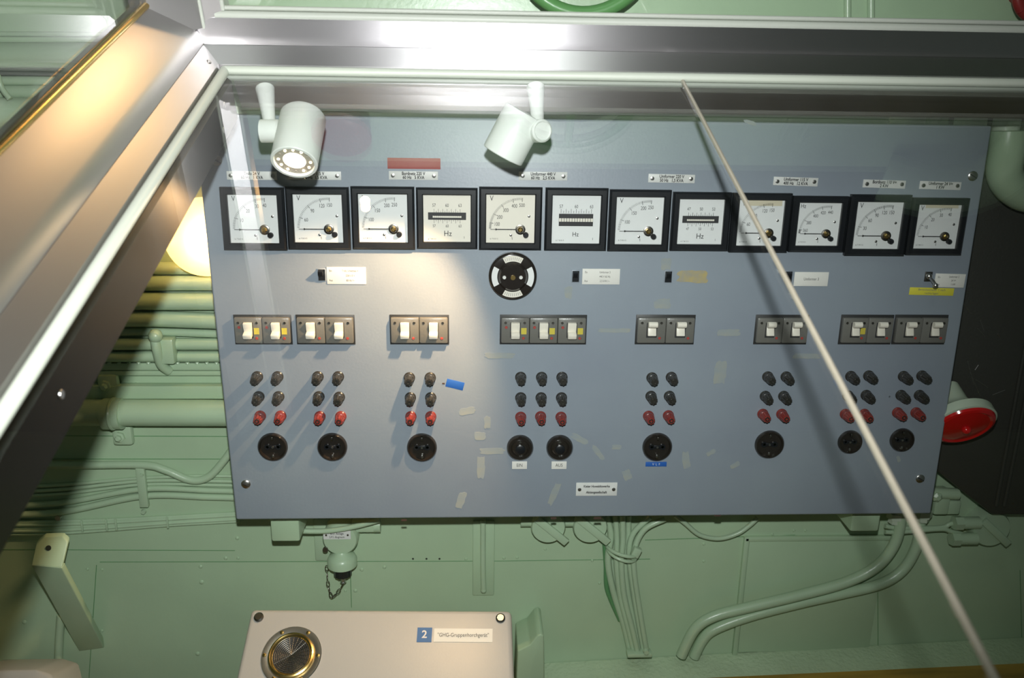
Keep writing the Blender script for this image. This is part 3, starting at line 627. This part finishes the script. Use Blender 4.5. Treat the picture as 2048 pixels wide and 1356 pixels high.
pipe([(1800, 1000), (1800, 1050), (1785, 1095), (1750, 1135), (1690, 1165), (1600, 1190), (1500, 1214), (1430, 1232), (1390, 1258), (1362, 1312)], .0105, WY-.035, 'upper of two thick bent green pipes below the right of the board')
pipe([(1843, 1000), (1840, 1050), (1832, 1095), (1805, 1140), (1760, 1168), (1680, 1188), (1600, 1206), (1500, 1232), (1430, 1258), (1405, 1280), (1388, 1314)], .0105, WY-.020, 'lower of two thick bent green pipes below the right of the board')
for x, y, nm in ((1790, 1036, 'left'), (1846, 1032, 'right')):
    thing(MB().lathe(at(x, y, WY-.03)+V((0, 0, .012)), DZ, [(0, .016), (.012, .016), (.014, .012), (.022, .012)], 6), 'pipe_nut', 'lamp_base', 'pale green hexagonal nut at the top of the %s thick bent pipe' % nm, 'nut')
# right junction box with glands
e, c = round_box(1985, 1060, 'green round junction box with a slanted name strip below the black cabinet', r=.037); q = e.location.copy()
for dz in (.016, -.018): MB().tube([c+V((-.03, 0, dz)), c+V((-.075, 0, dz))], .012, 16).lathe(c+V((-.08, 0, dz)), X, [(0, .014), (.016, .014)], 6).build('cable_gland', 'green_pipe', e, shift=q)
pipe([(1925, 1042), (1900, 1048), (1880, 1055), (1800, 1056), (1770, 1052)], .0045, WY-.03, 'green cable into the upper gland of the right junction box', 'cable', name='cable')
pipe([(1925, 1068), (1900, 1062), (1880, 1058), (1800, 1064), (1770, 1064)], .0045, WY-.032, 'green cable into the lower gland of the right junction box', 'cable', name='cable')
cp = MB().tube([at(1850, 985, WY-.03), at(1915, 988, WY-.03)], .011, 16)
cp.box(at(1878, 1000, WY-.02), (.03, .03, .05), bev=.005).lathe(at(1872, 992, WY-.036), YN, [(0, .010), (.006, .010), (.01, .005)], 6).box(at(1900, 1010, WY-.015), (.03, .025, .03), bev=.004)
thing(cp, 'pipe_clamp', 'green_pipe', 'green bolted pipe clamp beside the lower right corner of the board', 'clamp')
# ------------------------------------------------------------------ shelf, gusset, plank
a, b_ = at(1050, 1317, WY), at(2200, 1262, WY); z = -1.047
L0, L1 = at(1085, 1325, WY), at(2260, 1262, WY)
fr0, fr1 = at(1085, 1356, WY-.06), at(2260, 1308, WY-.06)
pts = [L0, L1, L1+V((0, -.074, -.016)), L0+V((0, -.074, -.016))]
sh = empty('wall_shelf', (L0+L1)/2+V((0, 0, -.03)), 'green hammered paint ledge running along the bottom right', 'ledge'); q = sh.location.copy()
MB().prism(pts, (0, 0, -.012), bev=.003).build('top', 'green_paint_rough', sh, shift=q)
MB().prism([p_+V((0, 0, -.010)) for p_ in (L0+V((0, -.071, -.016)), L1+V((0, -.071, -.016)), L1+V((0, -.079, -.016)), L0+V((0, -.079, -.016)))], (0, 0, -.012), bev=.001).build('lip', 'green_paint', sh, shift=q)
thing(MB().prism([at(1035, 1302, .06), at(1060, 1290, .06), at(1074, 1272, .06), at(1082, 1268, .06), at(1088, 1272, .06), at(1090, 1440, .06), at(1030, 1440, .06)], (0, .09, 0), bev=.003), 'gusset_plate', 'green_paint', 'green curved gusset plate at the left end of the ledge', 'gusset')
thing(MB().prism([at(1120, 1352, .068)+V((0, 0, -.02)), at(2300, 1298, .068)+V((0, 0, -.02)), at(2350, 1460, -.15), at(1120, 1490, -.15)], (0, 0, -.03)), 'wooden_plank', 'wood_brass', 'varnished brown plank below the green ledge at bottom right', 'plank')
# ------------------------------------------------------------------ speaker console
def atd(px, py, d): return CAM+ray(px, py)*d
tl, tr, bl_, brr = atd(502, 1217, 1.555), atd(1023, 1220, 1.555), atd(440, 1500, 1.40), atd(1034, 1500, 1.40)
cs = empty('loudspeaker_console', (bl_+brr)/2+V((0, .05, -.05)), 'grey sloping loudspeaker box with a round brass grille at the bottom', 'loudspeaker box'); q = cs.location.copy()
ux = (tr-tl).normalized(); uy = ((tl-bl_)+(tr-brr)).normalized(); un = ux.cross(uy).normalized(); uy = un.cross(ux)*-1 if un.cross(ux).dot(uy) < 0 else un.cross(ux)
MB().prism([tl, tr, brr, bl_], -un*.11, bev=.009).build('case', 'console_grey', cs, shift=q)
RM = Matrix((ux, -un, uy)).transposed()      # local x right, -y out of the face, z up the face
def onface(px, py):
    d = ray(px, py); return CAM+d*((tl-CAM).dot(un)/d.dot(un))
def fpart(mb, name, mt, p, parent=cs, label=None, off=0):
    bmesh.ops.transform(mb.bm, matrix=RM.to_4x4(), verts=mb.bm.verts); o = mb.build(name, mt, parent, (V(p)+un*off)-(q if parent is cs else q), label); return o
g = onface(583, 1312); rr = (onface(643, 1312)-onface(523, 1312)).length/2
gr = fpart(MB().lathe((0, 0, 0), YN, [(0, rr), (.002, rr), (.003, rr*.98), (.003, rr*.75), (.002, rr*.70)], 56), 'grille_flange', 'steel', g, label='pale metal ring around the grille')
def sub(mb, name, mt, off=(0, 0, 0)):
    bmesh.ops.transform(mb.bm, matrix=RM.to_4x4(), verts=mb.bm.verts); return mb.build(name, mt, gr, RM @ V(off))
sub(MB().lathe((0, 0, 0), YN, [(.002, rr*.78), (.007, rr*.75), (.008, rr*.70), (.006, rr*.63), (.003, rr*.60)], 56, cap=False), 'brass_ring', 'brass')
gm = MB()
for k in range(1, 11): gm.torus((0, -.0042, 0), YN, rr*.061*k, .0006, 44, 5)
for k in range(24): gm.tube([(0, -.0042, 0), (math.cos(k*math.pi/12)*rr*.61, -.0042, math.sin(k*math.pi/12)*rr*.61)], .0005, 5, smooth=False)
sub(MB().lathe((0, -.0033, 0), YN, [(0, rr*.62), (.0003, rr*.62)], 40), 'grille_backing', 'ink')
sub(gm, 'grille_mesh', 'steel_dark')
for k in range(6):
    a = math.radians(67+60*k-7); sub(MB().lathe((0, 0, 0), YN, [(0, .0035), (.0015, .0032), (.002, .001)], 12), 'grille_screw', 'brass', (math.cos(a)*rr*.89, -.003, math.sin(a)*rr*.89))
for x, y in ((518, 1235), (1001, 1237)):
    s = fpart(MB().lathe((0, 0, 0), YN, [(0, .0085), (.003, .0085), (.005, .006)], 20), 'screw', 'steel_dark', onface(x, y))
sg = fpart(MB().box((0, -.0006, 0), (.026, .0012, .026)), 'number_sign', 'blue_sign', onface(849, 1270), label='blue square sign with the number 2')
t = MB().text('2', (0, -.0018, 0), .019, bold=.02, wx=1); bmesh.ops.transform(t.bm, matrix=RM.to_4x4(), verts=t.bm.verts); t.build('lettering', 'paper', sg)
wl = (onface(985, 1270)-onface(868, 1270)).length
sg = fpart(MB().box((0, -.0006, 0), (wl, .0012, .024)), 'name_label', 'paper', onface(926.5, 1271), label='white strip reading GHG-Gruppenhorchgerät')
t = MB().text('"GHG-Gruppenhorchgerät"', (0, -.0018, 0), .0098, wx=.82); bmesh.ops.transform(t.bm, matrix=RM.to_4x4(), verts=t.bm.verts); t.build('lettering', 'ink', sg)
# ------------------------------------------------------------------ black cabinet, red lamp, globe lamp, right-hand fittings
cb = empty('black_cabinet', at(2100, 1020, .12), 'matt black steel cabinet with a weld ridge at the right picture edge', 'cabinet'); q = cb.location.copy()
CP = [at(1930, 236, .09), at(2500, 232, .09), at(2500, 1034, .09), at(1985, 1030, .09), at(1868, 938, .09)]
MB().prism(CP, (0, .054, 0), bev=.004).build('case', 'cabinet_black', cb, shift=q)
MB().tube([at(2060, 640, .089), at(1992, 1012, .089)], .0035, 10).build('weld_ridge', 'cabinet_black', cb, shift=q)
MB().tube([at(2082, 640, .089), at(2008, 1012, .089)], .0035, 10).build('weld_ridge', 'cabinet_black', cb, shift=q)
sc = MB()
for a_ in ((1955, 657, 1970, 674), (1960, 640, 1968, 662), (1935, 722, 1948, 770), (1940, 745, 1960, 792), (1952, 760, 1975, 775), (1985, 790, 2010, 780), (1925, 605, 1942, 628), (1995, 668, 2001, 676), (1950, 740, 1957, 730)):
    sc.tube([at(a_[0], a_[1], .0896), at(a_[2], a_[3], .0896)], .0006, 5)
sc.build('scratch', 'steel', cb, shift=q)
thing(MB().box(at(1900, 742, .125), (.04, .012, .06), bev=.004), 'wall_bracket', 'green_pipe', 'green sliver of bracket between the board and black cabinet', 'bracket')
# red lamp
rc = at(1928, 850, .015); tcr = -ray(1926, 850).normalized(); ax = (tcr*.62+(CR*.42-CU*.91)*.78).normalized()
rl = empty('red_lamp', rc+V((0, .1, -.06)), 'red round signal lamp with pale green housing at the right edge of the board', 'lamp'); q = rl.location.copy()
R_ = .053
MB().lathe(rc-ax*.08, ax, [(0, .020), (.035, .024), (.052, .034), (.062, R_+.001), (.078, R_+.002), (.080, R_-.002)], 48).build('housing', 'lamp_base', rl, shift=q)
MB().lathe(rc, ax, [(0, R_-.001), (.004, R_-.003), (.006, R_-.008), (.004, R_-.012), (.007, R_*.5), (.009, .0001)], 48, cap=False).sphere(rc+ax*.010, .008).build('lens', 'red_lens', rl, shift=q)
# globe lamp
gc = at(410, 474, .112); gl = empty('globe_lamp', gc+V((0, .09, -.06)), 'glowing yellow globe lamp behind the left edge of the board', 'lamp'); q = gl.location.copy()
MB().sphere(gc, .066, (1, .85, 1), seg=40).build('globe', 'globe', gl, shift=q)
MB().lathe(gc+V((0, .022, 0)), V((0, 1, 0)), [(0, .050), (.0165, .052)], 30).build('lamp_base', 'green_pipe', gl, shift=q)
light('globe_filament', 'POINT', gc+V((.016, -.036, .004)), .45, (1, .74, .40), None, .008)
lo = light('globe_glow', 'POINT', gc+V((-.075, -.05, 0)), .22, (1, .60, .22), None, .02)
# valve wheels above and other overhead fittings (also seen mirrored in the lower pane)
def wheel(c, R, r, mt, label, hub=True):
    e = empty('valve_wheel', V((c.x, WY, c.z-R)), label, 'valve wheel'); q = e.location.copy()
    MB().torus(c, YN, R, r, 56, 12).build('rim', mt, e, shift=q)
    for k in range(3):
        a = math.pi/2+k*2*math.pi/3; MB().tube([c, c+V((math.cos(a)*R, 0, math.sin(a)*R))], r*.7, 8).build('spoke', mt, e, shift=q)
    MB().lathe(c+V((0, WY-c.y, 0)), YN, [(0, r*1.5), (WY-c.y, r*1.2), (WY-c.y+.01, r)], 20).build('hub', mt, e, shift=q)
wheel(at(1170, -122, .08), .106, .0115, 'wheel_green', 'green valve wheel whose rim dips into the top middle of the picture')
wheel(at(2085, -18, .08), .040, .009, 'red_wheel', 'red handwheel cut by the upper right picture corner')
rd_ = V((.172, .11, .385)); thing(MB().lathe((rd_.x, WY, rd_.z), YN, [(0, .030), (.02, .032), (.03, .052), (.045, .054), (.05, .045), (.051, .0001)], 40, cap=False), 'red_cover', 'red_wheel', 'red round cover above the board, seen only as a reflection in the lower pane', 'cover')
for x, nm in ((1695, 'left'), (1742, 'right')): pipe([(x, -300), (x, 60)], .006, WY-.004, 'thin vertical green tube above the upper rail, %s of a pair' % nm)
for x0_, x1_, yb, nm in ((1783, 1850, 222, 'widest pale'), (1862, 1882, 222, 'narrow'), (1916, 1975, 216, 'pale rimmed'), (1990, 2040, 236, 'rightmost')):
    c = at((x0_+x1_)/2, yb, .07); r = (at(x1_, yb, .07).x-at(x0_, yb, .07).x)/2
    thing(MB().lathe(c+V((0, 0, -.06)), V((0, 0, 1)), [(0, r), (.062, r), (.066, r*.9), (.07, r*.9)], 24), 'pipe_stub', 'lamp_base', '%s green pipe stub rising behind the upper right of the board' % nm, 'pipe stub')
c = at(2018, 262, .03); thing(MB().tube([c+V((0, 0, .0)), c+V((.002, 0, -.03)), c+V((.012, .01, -.07)), c+V((.05, .02, -.10)), c+V((.10, .03, -.11))], .027, 20), 'pipe_elbow', 'green_pipe', 'thick green pipe elbow before the black cabinet at upper right', 'pipe elbow')
thing(MB().tube([V((1.40, .08, .27)), V((1.40, .06, .36)), V((1.36, .05, .43)), V((1.28, .06, .46)), V((1.2, .1, .47))], .045, 20), 'pipe_elbow', 'green_pipe', 'large green overhead elbow mirrored in the lower pane at upper right', 'pipe elbow')
# ------------------------------------------------------------------ spot lamps on the rail
def spot_lamp(fc, axis, jc, capaxis, stem_top, label, on_face):
    e = empty('spot_lamp', stem_top, label, 'spot lamp'); q = e.location.copy(); L = .080 if on_face else .064; R = .0300 if on_face else .029; ax = axis.normalized(); bk = fc-ax*L
    MB().lathe(bk, ax, [(0, R*.55), (.0, R*.93), (.003, R), (L-.001, R), (L, R*.97), (L, R*.86), (L-.004, R*.84), (L-.005, R*.83)], 48, cap=False).lathe(bk, ax, [(0, R*.93), (-.0005, .0001)], 40, cap=False).build('lamp_body', 'lamp_white', e, shift=q)
    f = MB().lathe(fc-ax*.005, ax, [(0, R*.84), (.001, R*.84)], 40).build('led_carrier', 'led_face', e, shift=q)
    MB().lathe(fc-ax*.004, ax, [(0, R*.48), (.0015, R*.40), (.002, .0001)], 32, cap=False).build('led', 'led', e, shift=q)
    a = ax.orthogonal().normalized(); b = ax.cross(a)
    for k in range(12):
        t = 2*math.pi*k/12; MB().lathe(fc-ax*.0042+(a*math.cos(t)+b*math.sin(t))*R*.68, ax, [(0, .0018), (.0012, .0015)], 8).build('led', 'led_face' if k % 4 == 1 else 'bulb', e, shift=q)
    MB().lathe(jc-capaxis*.012, capaxis, [(0, .015), (.022, .015), (.024, .0125), (.022, .011), (.022, .0001)], 30, cap=False).build('swivel_joint', 'lamp_white', e, shift=q)
    MB().tube([jc, bk+ax*L*.35+(jc-(bk+ax*L*.35)).normalized()*R*.8], .009, 14).build('joint_arm', 'lamp_white', e, shift=q)
    d = (jc-stem_top); MB().lathe(stem_top, d, [(0, .0125), (d.length*.45, .0095), (d.length*.8, .0080), (d.length, .0095)], 22).build('stem', 'lamp_white', e, shift=q)
    return e
tc = -ray(590, 290).normalized(); dn = -CU
ax1 = (tc*.55+(dn*.97-CR*.20).normalized()*.83).normalized()
f1 = at(588, 326, -.205); spot_lamp(f1, ax1, at(541, 262, -.165), CR, at(530, 178, -.118), 'white spot lamp with its LED face lit, hanging at left in front of the board', True)
light('spot_lamp_beam', 'SPOT', f1+ax1*.004, 8, (1, .66, .36), ax1, .012, 100, .5)
ax2 = ((dn*.88-CR*.50).normalized()*.96+CF*.26).normalized()
f2 = at(1005, 311, -.150); spot_lamp(f2, ax2, at(1077, 262, -.165), (tc+CR*.25).normalized(), at(1071, 175, -.118), 'white spot lamp seen from behind, pointing down left, right of the flash glare', False)
light('spot_lamp_beam', 'SPOT', f2+ax2*.004, 24, (1, .64, .34), (ax2+V((-.12, .0, 0))), .008, 84, .45)
# ------------------------------------------------------------------ glass case
gc_ = empty('glass_display_case', K(.05, 0, 0), 'brushed aluminium framed glass case standing between viewer and board', 'display case'); q = gc_.location.copy()
XR = 2.4; SN = -1.12
def back(prof, x0_, x1_, name, mt, label=None): MB().prism([K(x0_, s_, h_) for s_, h_ in prof], (x1_-x0_, 0, 0)).build(name, mt, gc_, shift=q, label=label)
def side(prof, s0, s1, name, mt, label=None): MB().prism([K(x_, s0, h_) for x_, h_ in prof], G*(s1-s0)).build(name, mt, gc_, shift=q, label=label)
# back rail
back([(.012, .011), (.033, .030), (.085, .030), (.085, 0), (.012, 0)], .045, XR, 'inner_rail', 'alu_x')
back([(.0335, .0305), (.0335, .036), (.036, .042), (.045, .062), (.085, .062), (.085, .0305)], .03, XR, 'upper_rail', 'alu_x')
back([(.018, -.052), (.0, -.008), (.004, -.003), (.035, -.003), (.035, -.052)], .086, XR, 'flange', 'alu_x')
MB().tube([K(.075, .0085, .004), K(XR, .0085, .004)], .0062, 12).build('gasket', 'gasket', gc_, shift=q)
MB().tube([K(.075, .002, -.004), K(XR, .002, -.004)], .0035, 10).build('gasket', 'gasket_grey', gc_, shift=q)
MB().tube([K(.062, .052, .064), K(XR, .052, .064)], .0060, 12).build('gasket', 'gasket_grey', gc_, shift=q)
MB().tube([K(.062, .054, .073), K(XR, .054, .073)], .0032, 10).build('gasket', 'gasket_grey', gc_, shift=q)
for x_, s0, h0, s1, h1 in ((.703, .0115, .0118, .0325, .0303), (.718, .036, .0425, .0445, .0615)): pass
# side rail
side([(.066, .011), (.045, .030), (-.02, .030), (-.02, 0), (.066, 0)], SN, .030, 'inner_rail', 'alu_g')
side([(.0445, .0305), (.042, .042), (.035, .052), (-.005, .087), (-.03, .087), (-.03, .0305)], SN, .036, 'upper_rail', 'alu_g')
side([(.083, -.061), (.083, -.008), (.079, -.003), (.05, -.003), (.05, -.061)], SN, .0, 'flange', 'alu_dark_reflection', 'dark inner flange of the side rail')
MB().tube([K(.074, .01, .003), K(.074, SN, .003)], .0068, 12).build('gasket', 'gasket', gc_, shift=q)
MB().tube([K(-.008, .0, .090), K(-.008, SN, .090)], .0045, 10).build('gasket', 'brass', gc_, shift=q, label='thin brass coloured edge strip')
for s_, h_ in ((-.052, -.02), (-.075, -.045), (-.62, -.03)): MB().lathe(K(.0832, s_, h_), X, [(0, .004), (.001, .0035)], 14).build('flange_screw', 'steel', gc_, shift=q)
MB().lathe(K(.058, -.0, .0185)+V((.0, 0, 0)), (V((.67, 0, 0))+M*.74), [(0, .0035), (.001, .003)], 12).build('flange_screw', 'steel_dark', gc_, shift=q)
# corner post
MB().prism([K(x_, s_, .050) for x_, s_ in ((.072, .050), (.047, .042), (.042, .034), (-.006, -.004), (-.03, 0), (-.03, .09), (.072, .09))], M*.6).build('corner_post', 'alu_m', gc_, shift=q)
MB().tube([K(.047, .041, .03), K(.047, .041, .65)], .0022, 8).build('gasket', 'gasket_grey', gc_, shift=q)
MB().tube([K(.073, .052, .07), K(.073, .052, .65)], .0030, 8).build('gasket', 'gasket_grey', gc_, shift=q)
# panes
def pane(p0, a, b, n, label): MB().prism([p0, p0+a, p0+a+b, p0+b], n).build('glass_pane', 'clear_glass', gc_, shift=q, label=label)
JX = .6955
pane(K(.078, .006, -.003), X*(JX-.001-.078), G*(SN-.006), M*.006, 'lower left glass pane')
pane(K(JX+.003, .006, -.003), X*(XR-JX), G*(SN-.006), M*.006, 'lower right glass pane')
pane(K(.072, .055, .070), X*(XR-.072), M*.55, G*.006, 'upright back glass pane')
pane(K(-.016, -.01, .088), G*(SN+.01), M*.5, X*.006, 'upright side glass pane')
MB().tube([K(JX+.001, .008-.02*i, .001) for i in range(57)], .0027, 8, smooth=False).build('glass_seam', 'silicone', gc_, shift=q, label='pale bead sealing the joint between the lower panes')
